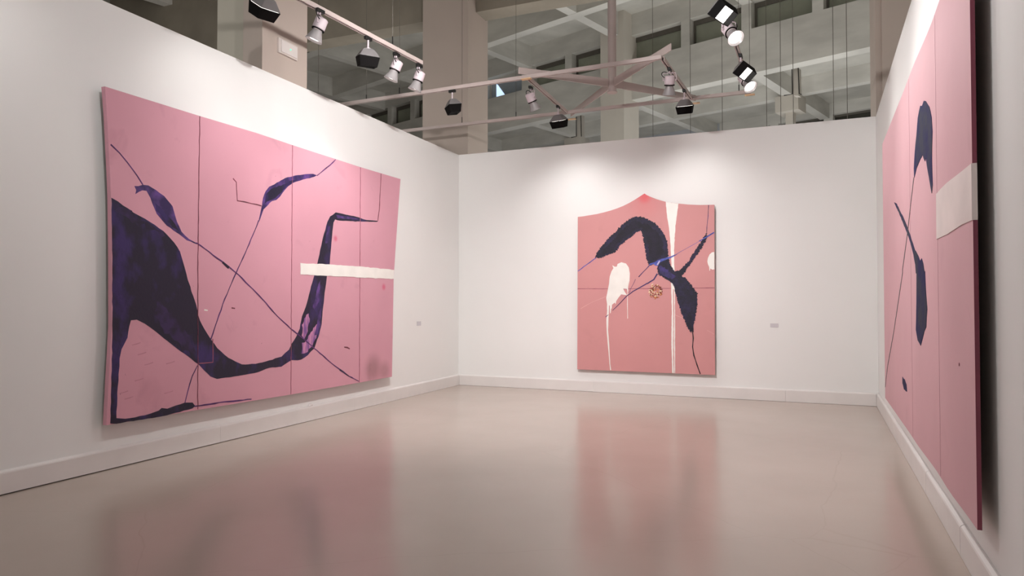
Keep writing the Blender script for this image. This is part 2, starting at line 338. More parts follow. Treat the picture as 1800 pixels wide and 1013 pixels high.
def spot(P, td, aim, label, on=True, power=None, size=85, drop=.16):
    P = V((P[0], P[1], TZ)); td = V((td[0], td[1], 0)).normalized()
    t = thing('spotlight', P, label, 'spotlight', 'cone spotlights on the tracks'); adaptor(P, td, t)
    aim = V(aim).normalized(); piv = P + V((0, 0, -drop)); M = aimM(piv, aim); n = V((-td.y, td.x, 0))
    bm = bmesh.new(); sx = M.col[0].to_3d().normalized()
    tube(bm, [P + V((0, 0, -.035)), P + V((0, 0, -.065))], .009, 8)
    tube(bm, [piv - sx * .085 + V((0, 0, -.01)), piv - sx * .085 + V((0, 0, drop - .075)), piv - sx * .07 + V((0, 0, drop - .065)), piv + sx * .07 + V((0, 0, drop - .065)), piv + sx * .085 + V((0, 0, drop - .075)), piv + sx * .085 + V((0, 0, -.01))], .0065, 6)
    tube(bm, [piv - sx * .088, piv + sx * .088], .008, 8)
    obj('yoke', bm, M_LAV, t, True)
    bm = bmesh.new(); r = lathe(bm, [(.0, .062), (.055, .062), (.066, .052), (.066, -.05), (.06, -.056), (0, -.056)], M, 24); obj('body', bm, M_LAV, t, True)
    bm = bmesh.new(); lathe(bm, [(.058, -.057), (.068, -.057), (.068, -.069), (.058, -.069), (.058, -.057)], M, 24); obj('dark_ring', bm, M_SKIRT, t, True)
    bm = bmesh.new(); lathe(bm, [(.04, -.07), (.05, -.07), (.053, -.09), (.088, -.178), (.092, -.186), (.088, -.188), (.083, -.18), (.048, -.092), (.04, -.09)], M, 28); obj('reflector_cone', bm, M_GREY, t, True)
    bm = bmesh.new(); lathe(bm, [(0, -.160), (.070, -.160), (.071, -.163), (0, -.163)], M, 24); obj('lens', bm, M_LENS if on else M_LENS0, t, True)
    bm = bmesh.new(); c0 = piv + V((0, 0, .06)) - sx * .05
    tube(bm, [c0 + sx * (.05 * math.cos(a) - .0) + V((0, 0, .045 * math.sin(a) + .01)) + n * .02 * math.sin(a) for a in [k * math.pi / 9 - .4 for k in range(15)]], .0055, 6); obj('cable', bm, M_BLK, t, True)
    if on: lamp(piv + aim * .2, aim, power or SPOT_W, size, .9, .07, t)
    return t
def flood(P, td, aim, label, on=True, power=None, size=125, drop=.17, roll=0, tri=False):
    P = V((P[0], P[1], TZ)); td = V((td[0], td[1], 0)).normalized()
    t = thing('floodlight', P, label, 'floodlight', 'box floodlights on the tracks'); adaptor(P, td, t)
    aim = V(aim).normalized(); piv = P + V((0, 0, -drop)); M = aimM(piv, aim) @ Matrix.Rotation(roll, 4, 'Z')
    bm = bmesh.new(); tube(bm, [P + V((0, 0, -.035)), piv + V((0, 0, .03))], .011, 8)
    tube(bm, [piv + V((0, 0, .035)), piv - aim * -.0 + V((0, 0, .0))], .03, 12); obj('stem', bm, M_LAV, t, True)
    def ring(bm, w, h, z): return [bm.verts.new(M @ V((x * w, y * h, z * .95))) for x, y in ((-.5, -.5), (.5, -.5), (.5, .5), (-.5, .5))]
    def loft(bm, rs, c0=True, c1=True):
        for A, B in zip(rs, rs[1:]):
            for k in range(4): bm.faces.new((A[k], A[(k + 1) % 4], B[(k + 1) % 4], B[k]))
        if c0: bm.faces.new(rs[0])
        if c1: bm.faces.new(rs[-1])
    bm = bmesh.new(); loft(bm, [ring(bm, .10, .07, .03), ring(bm, .13, .09, .02), ring(bm, .235, .185, -.062), ring(bm, .235, .185, -.068)]); obj('housing', bm, mat('housing_grey', (112, 108, 108), .6, .03, 9), t, bevel=.003)
    # open skirt: walls with thickness
    bm = bmesh.new(); loft(bm, [ring(bm, .240, .190, -.069), ring(bm, .20, .145, -.185), ring(bm, .194, .139, -.185), ring(bm, .232, .182, -.069), ring(bm, .240, .190, -.069)], False, False); obj('skirt', bm, M_SKIRT, t)
    bm = bmesh.new(); loft(bm, [ring(bm, .222, .172, -.072), ring(bm, .222, .172, -.078)]); obj('lens', bm, M_LENS if on else M_LENS0, t)
    if on: lamp(piv + aim * .18, aim, power or FLOOD_W, size, 1, .09, t)
    return t
def on_t(A, d, y): A = V(A); return A + d * ((y - A.y) / d.y)
P = lambda x, y: g(x, y + 2)
LD = lambda dy, dz=-2.3: (-1.15, dy, dz)
# along the left wall
flood(g(470, -30), T1d, (-.55, .15, -.8), 'black floodlight cut by the top edge of the picture, above the left wall', roll=.2, power=FLOOD_W * .3)
spot(P(563, 14), T1d, (-.36, -.12, -.93), 'lit white spotlight on the left track nearest the camera', power=SPOT_W * .7)
flood(P(647, 63), T1d, (-.12, .1, -.98), 'black floodlight on the left track between two white spotlights', power=FLOOD_W * .6)
spot(P(697, 91), T1d, (-.38, -.1, -.92), 'lit white spotlight on the left track, second from its far end')
spot(P(737, 111), T1d, (-.34, -.06, -.94), 'unlit-looking white spotlight at the far end of the left track')
for y, w_ in ((1.0, 'second from the near end of'), (3.0, 'nearest before the picture edge on')):  # unseen floods added to light the left wall
    flood(on_t(T1a, T1d, y), T1d, (-.35, .1, -.94), 'added floodlight outside the frame, ' + w_ + ' the left track', power=FLOOD_W * (.12 if y < 2 else .2))
# cross tracks
flood(P(795, 156), T2d, (.12, .12, -.98), 'black floodlight hanging from the crossing track in front of the corner column', power=FLOOD_W * .7)
spot(P(933, 150), T3[1] - T3[0], (.25, .42, -.85), 'white spotlight on the left side track of the cross frame')
flood(P(981, 184), T3[1] - T3[0], (.05, .32, -.94), 'black floodlight at the far end of the left side track')
spot(P(1177, 118), T4[1] - T4[0], (-.1, .35, -.93), 'white spotlight pointing straight down on the right side track')
flood(P(1203, 156), T4[1] - T4[0], (.0, .3, -.95), 'black floodlight at the far end of the right side track')
# along the right wall
flood(P(1263, -18), T5d, (.45, -.45, -.7), 'lit floodlight cut by the top edge of the picture on the right track', roll=.3)
spot(P(1281, 25), T5d, (.42, -.5, -.72), 'glowing white spotlight on the right track under the top floodlight')
flood(P(1302, 94), T5d, (.5, -.45, -.7), 'lit floodlight with dark skirt on the right track above the last spotlight', roll=.3)
spot(P(1308, 116), T5d, (.45, -.45, -.75), 'glowing white spotlight at the far end of the right track')
for y, w_ in ((1.2, 'farthest behind the camera on'), (3.6, 'midway along'), (5.6, 'just before the picture edge on')):  # unseen floods added to light the right wall
    flood(on_t(T5a, T5d, y), T5d, (.62, .0, -.78), 'added floodlight outside the frame, ' + w_ + ' the right track', power=FLOOD_W * (0.35 if y < 2 else .6 if y < 5 else 1.0))

rail('lighting_track', (-2.6, -2.2), (-2.43, 5.75), 'added white lighting track for fill floods over the middle of the room, outside the frame')  # unseen track added to carry the fill floods
TCd = V((.15, 6.8)).normalized()
for y, aim, w_ in ((5.55, (-.85, .75, -.5), 'aimed at the far half of the left wall'), (2.6, (-.95, .9, -.45), 'aimed at the near half of the left wall'), (5.2, (-.3, 1, -.38), 'aimed at the left of the back wall'),
                   (4.6, (.35, 1, -.38), 'aimed at the right end of the back wall'), (3.9, (.8, .9, -.45), 'aimed at the right wall')):
    flood(on_t((-2.6, -2.2), TCd, y), TCd, aim, 'added fill floodlight outside the frame, middle track, ' + w_, power=FILL_W * (.45 if y < 3 else .6 if y < 4 else 1), size=140)  # unseen fill floods added to even out the light on the walls

# ------------------------------------------------------------------ suspension cables
def cable(x, P0, z1, label, knob=True, r=.0035):
    bm = bmesh.new(); tube(bm, [V((P0[0], P0[1], P0[2])), V((P0[0], P0[1], z1))], r, 6)
    t = thing('suspension_cable', P0, label, 'cable', 'suspension cables')
    obj('wire', bm, M_WIRE, t)
    if knob:
        bm = bmesh.new(); tube(bm, [V((P0[0], P0[1], P0[2] + .0)), V((P0[0], P0[1], P0[2] + .12))], .0075, 8); tube(bm, [V((P0[0], P0[1], P0[2])), V((P0[0], P0[1], P0[2] + .02))], .014, 10); obj('gripper', bm, M_BLK, t, True)
RT_ = TZ + .051
for x, y, lab in ((690, 81, 'thin steel cable holding the left track beside its second spotlight'), (702, 168, 'thin steel cable with turnbuckle holding the crossing track behind the left track'),
                  (644, 180, 'thin steel cable at the left end of the crossing track'), (812, 218, 'thin steel cable in front of the corner column'), (907, 209, 'thin steel cable down to the back track right of the corner column'),
                  (1299, 163, 'thin steel cable left of the last spotlight on the right track'), (1318, 161, 'thin steel cable behind the last spotlight on the right track')):
    p = atz(x, y, RT_); cable(x, (p.x, p.y, RT_), 9.29, lab)
for x, lab in ((558, 'thin cable beyond the left wall just right of the first column'), (1148, 'thin cable behind the back wall above its painting, left one'), (1214, 'thin cable behind the back wall above its painting, right one'),
               (1270, 'thin cable behind the back wall crossing the clerestory window'), (1348, 'thin cable behind the back wall, left of the slim column'), (1373, 'thin cable behind the back wall touching the slim column capital'),
               (1395, 'thin cable behind the back wall in front of the vertical duct'), (1466, 'thin cable behind the right end of the back wall, left one'), (1490, 'thin cable behind the right end of the back wall, right one')):
    if x < 700: p = V((XL - 1.2, (XL - 1.2) * ray(x, 400).y / ray(x, 400).x, 0))
    else: d = ray(x, 250); p = d * (12.9 / d.y)
    cable(x, (p.x, p.y, 3.4), 8.0 if x < 700 else 9.29, lab, False, .005)

# ------------------------------------------------------------------ small wall fittings
t = thing('emergency_light', (XL + .001, 6.62, 4.55), 'flat white emergency light with a green lamp on the left column', 'emergency light')
obj('frame', bxs(((XL + .0005, 6.455, 4.50), (XL + .03, 6.79, 4.68))), mat('emergency_frame', (206, 196, 190), .5, .02, 8), t, bevel=.004)
obj('cover', bxs(((XL + .0305, 6.49, 4.52), (XL + .042, 6.77, 4.66))), mat('emergency_cover', (218, 210, 206), .35, .02, 8), t, bevel=.003)
bm = bmesh.new(); bmesh.ops.create_icosphere(bm, subdivisions=2, radius=.008, matrix=Matrix.Translation((XL + .043, 6.645, 4.59))); obj('green_lamp', bm, emat('green_led', (70, 240, 160), 2.5), t)
tag(obj('wall_label', bxs(((XL + .001, 9.74, 1.12), (XL + .005, 9.87, 1.19))), mat('label_card', (206, 202, 206), .5, .02, 8)), 'small grey label card on the left wall right of the large painting', 'label card', 'wall labels')
tag(obj('wall_label', bxs(((-.405, YB - .005, 1.12), (-.29, YB - .001, 1.18))), _m['label_card']), 'small grey label card on the back wall right of its painting', 'label card', 'wall labels')
cc = onplane(546, 706, V((1, 0, 0)), XL + .03)
bm = bmesh.new(); lathe(bm, [(0, .022), (.014, .02), (.02, .008), (.022, 0), (0, 0)], Matrix.Translation((XL + .018, cc.y, .188)), 16)
tube(bm, [V((XL + .02, cc.y + .02, .2)), V((XL + .02, cc.y + .05, .194))], .008, 8)
tag(obj('cable_cap', bm, M_BASE, None, True), 'tiny white cap on the left baseboard under the large painting', 'cap')

# ------------------------------------------------------------------ paintings
class Plane:
    def __init__(s, n, c, U, bulge=None):
        s.n = V(n).normalized(); s.c = c; s.U = V(U).normalized(); s.O = s.n * c; s.bulge = bulge or (lambda u, v: 0)
        s.side = 1 if (CAM - s.O).dot(s.n) > 0 else -1; s.N = s.n * s.side
    def uv(s, x, y):
        p = onplane(x, y, s.n, s.c) - s.O; return (p.dot(s.U), p.z)
    def at(s, u, v, h): return s.O + s.U * u + V((0, 0, v)) + s.N * (h + s.bulge(u, v))
def rough(poly, amp, step, spike=0):
    out = []; n = len(poly)
    for i in range(n):
        A = V(poly[i]); B = V(poly[(i + 1) % n]); L = (B - A).length; k = max(1, int(L / step)); d = (B - A) / max(L, 1e-6); nn = V((d.y, -d.x))
        for j in range(k):
            o = random.uniform(-amp, amp)
            if spike and random.random() < .5: o += random.uniform(-spike, spike)
            q = A + (B - A) * (j / k)
            out.append(tuple(q if j == 0 and L < step else q + nn * o))
    return out
def smooth_poly(poly, it=1):
    for _ in range(it):
        o = []
        for a, b in zip(poly, poly[1:] + poly[:1]):
            o += [(a[0] * .75 + b[0] * .25, a[1] * .75 + b[1] * .25), (a[0] * .25 + b[0] * .75, a[1] * .25 + b[1] * .75)]
        poly = o
    return poly
def tess(poly, grid=0):
    pts = [V(p) for p in poly]; n = len(pts); edges = [(i, (i + 1) % n) for i in range(n)]
    if grid:
        us = [p.x for p in pts]; vs = [p.y for p in pts]; u = min(us) + grid * .5
        while u < max(us):
            v = min(vs) + grid * .5
            while v < max(vs):
                ins = False
                for i in range(n):
                    a, b = pts[i], pts[(i + 1) % n]
                    if (a.y > v) != (b.y > v) and u < (b.x - a.x) * (v - a.y) / (b.y - a.y) + a.x: ins = not ins
                if ins: pts.append(V((u, v)))
                v += grid
            u += grid
    vo, eo, fo, *_ = geometry.delaunay_2d_cdt(pts, edges, [], 1, 1e-5)
    return vo, fo
def decal(pl, poly, h, name, m, parent, th=.0, grid=0, label=None):
    """thin layer of paint lying on the canvas"""
    vo, fo = tess(poly, grid); bm = bmesh.new(); vs = [bm.verts.new(pl.at(p.x, p.y, h)) for p in vo]
    for f in fo:
        try: bm.faces.new([vs[i] for i in f])
        except ValueError: pass
    for f in bm.faces:
        f.normal_update()
        if f.normal.dot(pl.N) < 0: f.normal_flip()
    be = [e for e in bm.edges if len(e.link_faces) == 1]
    ex = bmesh.ops.extrude_edge_only(bm, edges=be)
    for v in ex['geom']:
        if isinstance(v, bmesh.types.BMVert): v.co -= pl.N * (h - .0003 if not th else th)
    o = obj(name, bm, m, parent, flip=False)
    if label: o['label'] = label
    return o
def grow(poly, d):
    A = sum(a[0] * b[1] - b[0] * a[1] for a, b in zip(poly, poly[1:] + poly[:1])); sgn = 1 if A > 0 else -1; o = []
    for i, p in enumerate(poly):
        a = V(poly[i - 1]); b = V(poly[(i + 1) % len(poly)]); t = (b - a)
        t = t.normalized() if t.length > 1e-6 else V((1, 0)); o.append((p[0] + t.y * d * sgn, p[1] - t.x * d * sgn))
    return o
def px(pl, pts): return [pl.uv(x, y) for x, y in pts]
def ribbon(pts, w):
    """closed outline round a polyline with width w (number or list)"""
    n = len(pts); ws = w if isinstance(w, (list, tuple)) else [w] * n; Lf, Rt = [], []
    for i, p in enumerate(pts):
        a = V(pts[max(0, i - 1)]); b = V(pts[min(n - 1, i + 1)]); d = (b - a).normalized(); nn = V((-d.y, d.x)) * ws[i] / 2
        Lf.append(tuple(V(p) + nn)); Rt.append(tuple(V(p) - nn))
    return Lf + Rt[::-1]
def sub(pts, step, jit=0):
    out = []
    for a, b in zip(pts, pts[1:]):
        A, B = V(a), V(b); k = max(1, int((B - A).length / step)); d = (B - A).normalized(); nn = V((-d.y, d.x))
        for j in range(k): out.append(tuple(A + (B - A) * (j / k) + nn * (random.uniform(-jit, jit) if j else 0)))
    return out + [pts[-1]]
def line(pl, pts, w, name, m, parent, h=.002, jit=.003, grid=0, label=None):
    q = sub(px(pl, pts), .06, jit); ws = [w * random.uniform(.55, 1.0) for _ in q] if not isinstance(w, tuple) else [w[0] + (w[1] - w[0]) * i / (len(q) - 1) for i in range(len(q))]
    return decal(pl, ribbon(q, ws), h, name, m, parent, grid=grid, label=label)

def canvas_mat(name, base, stain, red=None, speck=.5):
    m = bpy.data.materials.new(name); m.use_nodes = True; nt = m.node_tree; N = nt.nodes; L = nt.links; b = N['Principled BSDF']
    b.inputs['Roughness'].default_value = .62; b.inputs['Specular IOR Level'].default_value = .3
    tc = N.new('ShaderNodeTexCoord')
    def noise(s, d=5, dist=0):
        n = N.new('ShaderNodeTexNoise'); n.inputs['Scale'].default_value = s; n.inputs['Detail'].default_value = d; n.inputs['Distortion'].default_value = dist
        L.new(tc.outputs['Object'], n.inputs['Vector']); return n
    def ramp(src, a, c, ca, cb):
        r = N.new('ShaderNodeValToRGB'); r.color_ramp.elements[0].position = a; r.color_ramp.elements[1].position = c
        r.color_ramp.elements[0].color = ca; r.color_ramp.elements[1].color = cb; L.new(src, r.inputs[0]); return r
    c = s2l(base); r1 = ramp(noise(1.1).outputs['Fac'], .3, .7, tuple(v * .93 for v in c[:3]) + (1,), c)
    st = ramp(noise(2.6, 7, .6).outputs['Fac'], .62, .8, (0, 0, 0, 1), (speck, speck, speck, 1))
    mx = N.new('ShaderNodeMixRGB'); L.new(st.outputs[0], mx.inputs[0]); L.new(r1.outputs[0], mx.inputs[1]); mx.inputs[2].default_value = s2l(stain); last = mx
    sp = ramp(noise(23, 3).outputs['Fac'], .76, .80, (0, 0, 0, 1), (.5, .5, .5, 1))
    m2 = N.new('ShaderNodeMixRGB'); L.new(sp.outputs[0], m2.inputs[0]); L.new(last.outputs[0], m2.inputs[1]); m2.inputs[2].default_value = s2l((120, 70, 84)); last = m2
    for cen, rad, rc, amt in (red or []):
        vm = N.new('ShaderNodeVectorMath'); vm.operation = 'DISTANCE'; L.new(tc.outputs['Object'], vm.inputs[0]); vm.inputs[1].default_value = cen
        mr = N.new('ShaderNodeMapRange'); mr.interpolation_type = 'SMOOTHSTEP'; mr.inputs['From Min'].default_value = rad * .15; mr.inputs['From Max'].default_value = rad
        mr.inputs['To Min'].default_value = amt; mr.inputs['To Max'].default_value = 0; L.new(vm.outputs['Value'], mr.inputs[0])
        m3 = N.new('ShaderNodeMixRGB'); L.new(mr.outputs[0], m3.inputs[0]); L.new(last.outputs[0], m3.inputs[1]); m3.inputs[2].default_value = s2l(rc); last = m3
    L.new(last.outputs[0], b.inputs['Base Color'])
    n2 = noise(1.6, 2); n3 = noise(160, 2); bp = N.new('ShaderNodeBump'); bp.inputs['Strength'].default_value = .25; bp.inputs['Distance'].default_value = .03
    bp2 = N.new('ShaderNodeBump'); bp2.inputs['Strength'].default_value = .12; bp2.inputs['Distance'].default_value = .003
    L.new(n2.outputs['Fac'], bp.inputs['Height']); L.new(n3.outputs['Fac'], bp2.inputs['Height']); L.new(bp.outputs[0], bp2.inputs['Normal']); L.new(bp2.outputs[0], b.inputs['Normal'])
    return m
def canvas(pl, outline, th, name, m, parent, grid=.2):
    o = decal(pl, outline, 0, name, m, parent, th=th, grid=grid)
    back = [pl.at(u, v, -th) for u, v in outline]; bm = bmesh.new(); f = bm.faces.new([bm.verts.new(p) for p in back]); f.normal_update()
    if f.normal.dot(pl.N) > 0: f.normal_flip()
    obj('back_panel', bm, mat('stretcher_back', (120, 80, 70), .8, .05, 5), parent, flip=False)
    return o
M_NAVY = mat('navy_violet_paint', (22, 17, 44), .42, rgb2=(50, 34, 92), scale=3.5, stretch=(1, 1.6, 1), contrast=(.34, .52), bump=.15, bscale=40)
M_PURP = mat('purple_brush_paint', (98, 64, 134), .45, rgb2=(46, 30, 80), scale=8, contrast=(.42, .68), bump=.15, bscale=60)
M_PLINE = mat('purple_thin_line', (96, 50, 112), .5, rgb2=(62, 30, 78), scale=9)
M_LILAC = mat('dry_lilac_paint', (196, 132, 168), .55, rgb2=(120, 78, 140), scale=11, stretch=(1, 2.4, .5), contrast=(.38, .6))
M_MAROON = mat('maroon_seam', (132, 62, 78), .6, rgb2=(92, 36, 50), scale=12)
M_SEAM = mat('pink_seam', (166, 96, 112), .6, rgb2=(140, 72, 88), scale=9)
M_WHITE = mat('white_paint', (240, 236, 230), .5, .03, 6, .1, 50)
M_BLUE = mat('blue_paint', (74, 92, 184), .5, rgb2=(52, 56, 140), scale=20)
M_FNAVY = mat('dark_plush_paint', (22, 20, 40), .65, rgb2=(38, 30, 66), scale=11, contrast=(.3, .6), bump=.5, bscale=70)
M_FVIO = mat('blue_violet_fringe', (58, 42, 112), .6, rgb2=(36, 28, 70), scale=15)
M_BLACKP = mat('black_paint', (24, 16, 26), .4, .05, 9)
M_GREYD = mat('grey_smudge', (166, 112, 122), .6, .05, 12)

# ---- large painting on the left wall
pl = Plane((1, 0, 0), XL + .12, (0, 1, 0))
out = [(184.3, 152), (188, 200), (190.7, 254), (193.5, 310), (195, 350), (196, 440), (196.3, 574), (194, 620), (191.5, 660), (187, 748),
       (335, 723), (510.6, 694), (631, 673), (689, 662.5), (692, 490), (693, 474), (696, 427), (700, 370), (704, 315), (633.5, 294), (514, 255), (450, 233.6), (351, 204)]
RED = [(tuple(pl.at(*pl.uv(589.8, 419.5), 0)), .06, (200, 60, 96), .6), (tuple(pl.at(*pl.uv(674.6, 504.7), 0)), .07, (205, 60, 100), .6),
       (tuple(pl.at(*pl.uv(656, 648), 0)), .28, (120, 90, 84), .5), (tuple(pl.at(*pl.uv(676, 652), 0)), .2, (130, 100, 90), .4)]
u, v = pl.uv(187, 748)
t1 = thing('painting', (XL + .05, u, v), 'huge wide pink painting with purple swooping stroke and white bar on the left wall', 'painting')
canvas(pl, px(pl, out), .045, 'canvas', canvas_mat('pink_canvas', (212, 155, 169), (172, 120, 131), RED), t1)
big = [(195.6, 348), (207, 354.7), (234.7, 374), (264, 390.6), (286.8, 406.8), (306, 426), (316, 442.7), (322, 460), (327, 480), (334, 504), (344.6, 537), (351, 564), (364.8, 588),
       (381.6, 612.8), (401.7, 629.6), (425, 641), (449, 639.8), (473, 634), (494.6, 627), (508, 615), (513, 604.6), (521, 591), (526.6, 578), (530.6, 556.6), (537, 540.6), (545, 511), (550.6, 490), (555, 473),
       (558, 463), (563, 439.8), (568, 417.6), (575.5, 390.4), (580.4, 380.5), (590, 374), (597.7, 375), (617.4, 379), (634.7, 383.5), (644.6, 387.3), (663, 388.3), (664, 389.6), (644.6, 390), (632, 389.6), (612.5, 389),
       (597.7, 388), (589, 386), (585.8, 391.7), (584, 407.7), (582.4, 427.4), (580.4, 447), (579.2, 464.6), (575, 484.7), (570.6, 514), (568, 540.6), (565, 570), (560, 591), (552, 612.6), (541, 624.6), (529, 632.6),
       (512, 634), (494.6, 644.6), (473, 647), (446.7, 656.6), (418.5, 661.5), (381.6, 665.8), (370, 661.5), (348, 640.7), (317.8, 617.9), (294, 599), (274, 584), (254, 569), (240.6, 562.5), (230.5, 563.5), (226.5, 574),
       (224.5, 594), (213.8, 614.5), (210, 631), (208.7, 658), (206, 702), (204.7, 735), (220, 737), (237, 734.6), (264, 727), (279, 722), (284, 717), (294, 718), (324.5, 708.5), (338, 708.5), (343, 714), (338, 718.5),
       (301, 728.6), (267.5, 735), (234, 740), (203.7, 745.4), (193.6, 744.7), (195, 695), (197, 641), (197.6, 540.7), (197, 440)]
decal(pl, rough(px(pl, big), .004, .05), .0015, 'dark_swoop_stroke', M_NAVY, t1, label='huge dark violet swooping brush stroke')
# paler brush passes inside the stroke
for nm, h1 in (('dry_brush_patch', [(538, 553), (543, 551), (544, 566), (540, 582), (535, 596), (531, 590), (531, 572)]), ('dry_brush_patch', [(553, 573), (559, 570), (557, 590), (548, 608), (537, 621), (531, 622), (531, 604), (538, 598), (547, 585)])):
    decal(pl, rough(px(pl, h1), .012, .03), .0028, nm, M_LILAC, t1, label='pale lilac dry-brushed patch')
for h1 in ([(577, 398), (579.5, 398), (577, 426), (572, 428), (571.5, 420)], [(561, 548), (565, 540), (563, 570), (557, 588), (553, 590)], [(560, 500), (563, 492), (561, 530), (552, 545), (549, 540)]):
    decal(pl, rough(px(pl, h1), .008, .03), .0032, 'purple_highlight', M_PURP, t1)
for h1 in ([(210, 362), (262, 395), (290, 414), (282, 416), (240, 390), (205, 372)], [(275, 530), (305, 560), (335, 590), (343, 625), (325, 617), (300, 595), (268, 556)]):
    decal(pl, rough(px(pl, h1), .03, .04), .0022, 'violet_pass', mat('violet_pass_paint', (48, 30, 76), .45, rgb2=(26, 18, 46), scale=9, contrast=(.4, .6)), t1)  # violet paint layer over the navy stroke
leaf = [(150 + u_ * .3257, 130 + v_ * .3257) for u_, v_ in [(265, 605), (275, 628), (270, 650), (290, 636), (308, 630), (330, 632), (350, 670), (385, 755), (440, 820), (510, 868), (548, 898), (603, 920), (603, 913), (560, 893), (518, 852), (495, 800), (470, 715), (425, 660), (380, 625), (340, 603), (310, 598), (285, 606)]]
decal(pl, rough(px(pl, leaf), .003, .04), .0015, 'leaf_stroke', M_PURP, t1, label='purple leaf-shaped stroke at upper left')
hl = [(150 + u_ * .3257, 130 + v_ * .3257) for u_, v_ in [(375, 700), (420, 740), (470, 790), (505, 850), (470, 825), (420, 780), (385, 740)]]
decal(pl, rough(px(pl, hl), .008, .04), .0022, 'dark_core', M_NAVY, t1)
lf2 = [(420 + u_ * .2468, 230 + v_ * .2468) for u_, v_ in [(140, 640), (150, 590), (165, 530), (170, 480), (190, 430), (215, 400), (270, 370), (330, 335), (400, 320), (470, 310), (530, 306), (555, 316), (535, 330), (470, 345), (400, 365), (350, 395), (310, 440), (290, 470), (265, 495), (235, 500), (205, 530), (175, 560), (160, 600), (145, 645)]]
decal(pl, rough(px(pl, lf2), .003, .04), .0015, 'leaf_stroke', M_PURP, t1, label='purple brush stroke at upper middle')
hl = [(420 + u_ * .2468, 230 + v_ * .2468) for u_, v_ in [(180, 520), (190, 450), (230, 410), (300, 390), (360, 360), (420, 345), (350, 385), (300, 440), (255, 480), (220, 495)]]
decal(pl, rough(px(pl, hl), .006, .04), .0022, 'dark_core', M_NAVY, t1)
lf3 = [(420 + u_ * .2468, 230 + v_ * .2468) for u_, v_ in [(690, 600), (780, 612), (860, 630), (850, 636), (780, 628), (700, 622)]]
decal(pl, rough(px(pl, lf3), .004, .04), .003, 'purple_highlight', M_PURP, t1)
LN = lambda pts, w, m=M_PLINE, nm='drawn_line', **k: line(pl, pts, w, nm, m, t1, **k)
LN([(194.5, 254), (210, 269), (224, 286), (241, 309), (251, 325)], .016)
LN([(345, 427), (389, 459), (420, 484), (461, 526), (488, 556.6), (510.6, 578), (521, 586), (548, 608.6), (580, 636.6), (609, 659), (630.6, 670.5)], .017, h=.0034)
LN([(391, 461), (402, 471)], .03, M_NAVY, h=.004); LN([(597, 650), (613, 661.5)], .022, M_NAVY, h=.004)
LN([(454.5, 388), (444.7, 412.6), (431, 445), (415, 480), (395, 525.6), (381.6, 564), (370, 598)], .016)
LN([(557, 309), (568, 300), (580, 290.5), (590, 280.5)], .018)
LN([(409.6, 314), (415.4, 320.5), (417, 353), (430, 355), (442, 358), (459.5, 362)], .014, M_MAROON)
LN([(669.8, 305.5), (666.8, 368), (664, 388.4)], .016, M_MAROON)
LN([(347, 643), (338, 661), (329.5, 690), (325, 708.5)], .014)
LN([(374, 596), (374, 637), (349, 639)], .012, M_SEAM, h=.0034)
LN([(342, 714.5), (360, 712), (385, 708), (420, 704.5), (442, 702)], .018)
LN([(605, 610.5), (610, 611), (614.6, 613.5)], .02, M_MAROON, 'tear_mark'); LN([(359, 545), (365, 546)], .016, M_WHITE, 'tear_mark'); LN([(407, 541.5), (413, 542.5)], .016, M_MAROON, 'tear_mark')
for a, b, w_, mm in (((351, 204.3), (347.5, 719.8), .008, M_MAROON), ((514, 255.3), (511, 693.5), .008, M_SEAM), ((633.5, 294.3), (631.5, 672.6), .010, M_SEAM)):
    LN([a, ((a[0] + b[0]) / 2 - (1.5 if a[0] < 400 else 0), (a[1] + b[1]) / 2), b], w_, mm, 'seam', h=.004, jit=.003)
bar = [(527.6, 462.8), (577, 464.7), (633, 468.7), (692.3, 474.8), (691.6, 490.5), (660, 489.5), (612, 486.8), (569, 484.7), (528, 482.5)]
decal(pl, rough(px(pl, bar), .004, .06), .005, 'white_bar', M_WHITE, t1, label='white painted bar')
for sx_, sy_ in ((250, 622), (262, 640), (245, 668), (300, 638), (240, 605), (218, 690), (297, 690), (227, 700)):
    LN([(sx_ - 8, sy_ + 2), (sx_, sy_), (sx_ + 7, sy_ - 2.5)], .012, mat('faint_smudge', (194, 134, 148), .6), 'smudge', h=.001, jit=.01)
obj('hanging_batten', bxs(((XL + .001, 4.7, 3.15), (XL + .074, 8.6, 3.25)), ((XL + .001, 4.7, .6), (XL + .074, 8.6, .68))), mat('batten_wood', (150, 120, 90), .7), t1)

# ---- shaped painting on the back wall
pl = Plane((0, 1, 0), YB - .085, (1, 0, 0))
a5 = lambda L_: [(1000 + u_ * .17763, 330 + v_ * .17763) for u_, v_ in L_]
a6 = lambda L_: [(1000 + u_ * .1875, 490 + v_ * .1875) for u_, v_ in L_]
out = a5([(88, 290), (140, 284), (200, 274), (275, 262), (350, 244), (415, 226), (480, 204), (540, 180), (600, 150), (645, 124), (690, 95), (748, 58), (770, 73), (800, 88), (870, 115), (910, 127), (950, 138), (1015, 150), (1085, 158), (1180, 167), (1300, 172), (1438, 169)]) + a6([(1369, 905), (700, 877), (78, 851)])
pc = pl.at(*pl.uv(1133, 345), 0)
u, v = pl.uv(1135, 655)
t2 = thing('painting', (u, YB - .05, v), 'salmon pink painting with a peaked top edge on the back wall', 'painting')
canvas(pl, px(pl, out), .04, 'canvas', canvas_mat('salmon_canvas', (208, 147, 147), (186, 130, 128), [(tuple(pc), .16, (224, 78, 92), .75), (tuple(pc + V((0, 0, -.1))), .38, (220, 124, 126), .3)], .3), t2)
D = lambda pts, nm, m, h=.002, amp=.003, step=.03, sp=0, sm=0, label=None: decal(pl, rough(smooth_poly(px(pl, pts), sm), amp, step, sp), h, nm, m, t2, label=label)
def LN(pts, w, m, nm='drawn_line', **k): return line(pl, pts, w, nm, m, t2, **k)
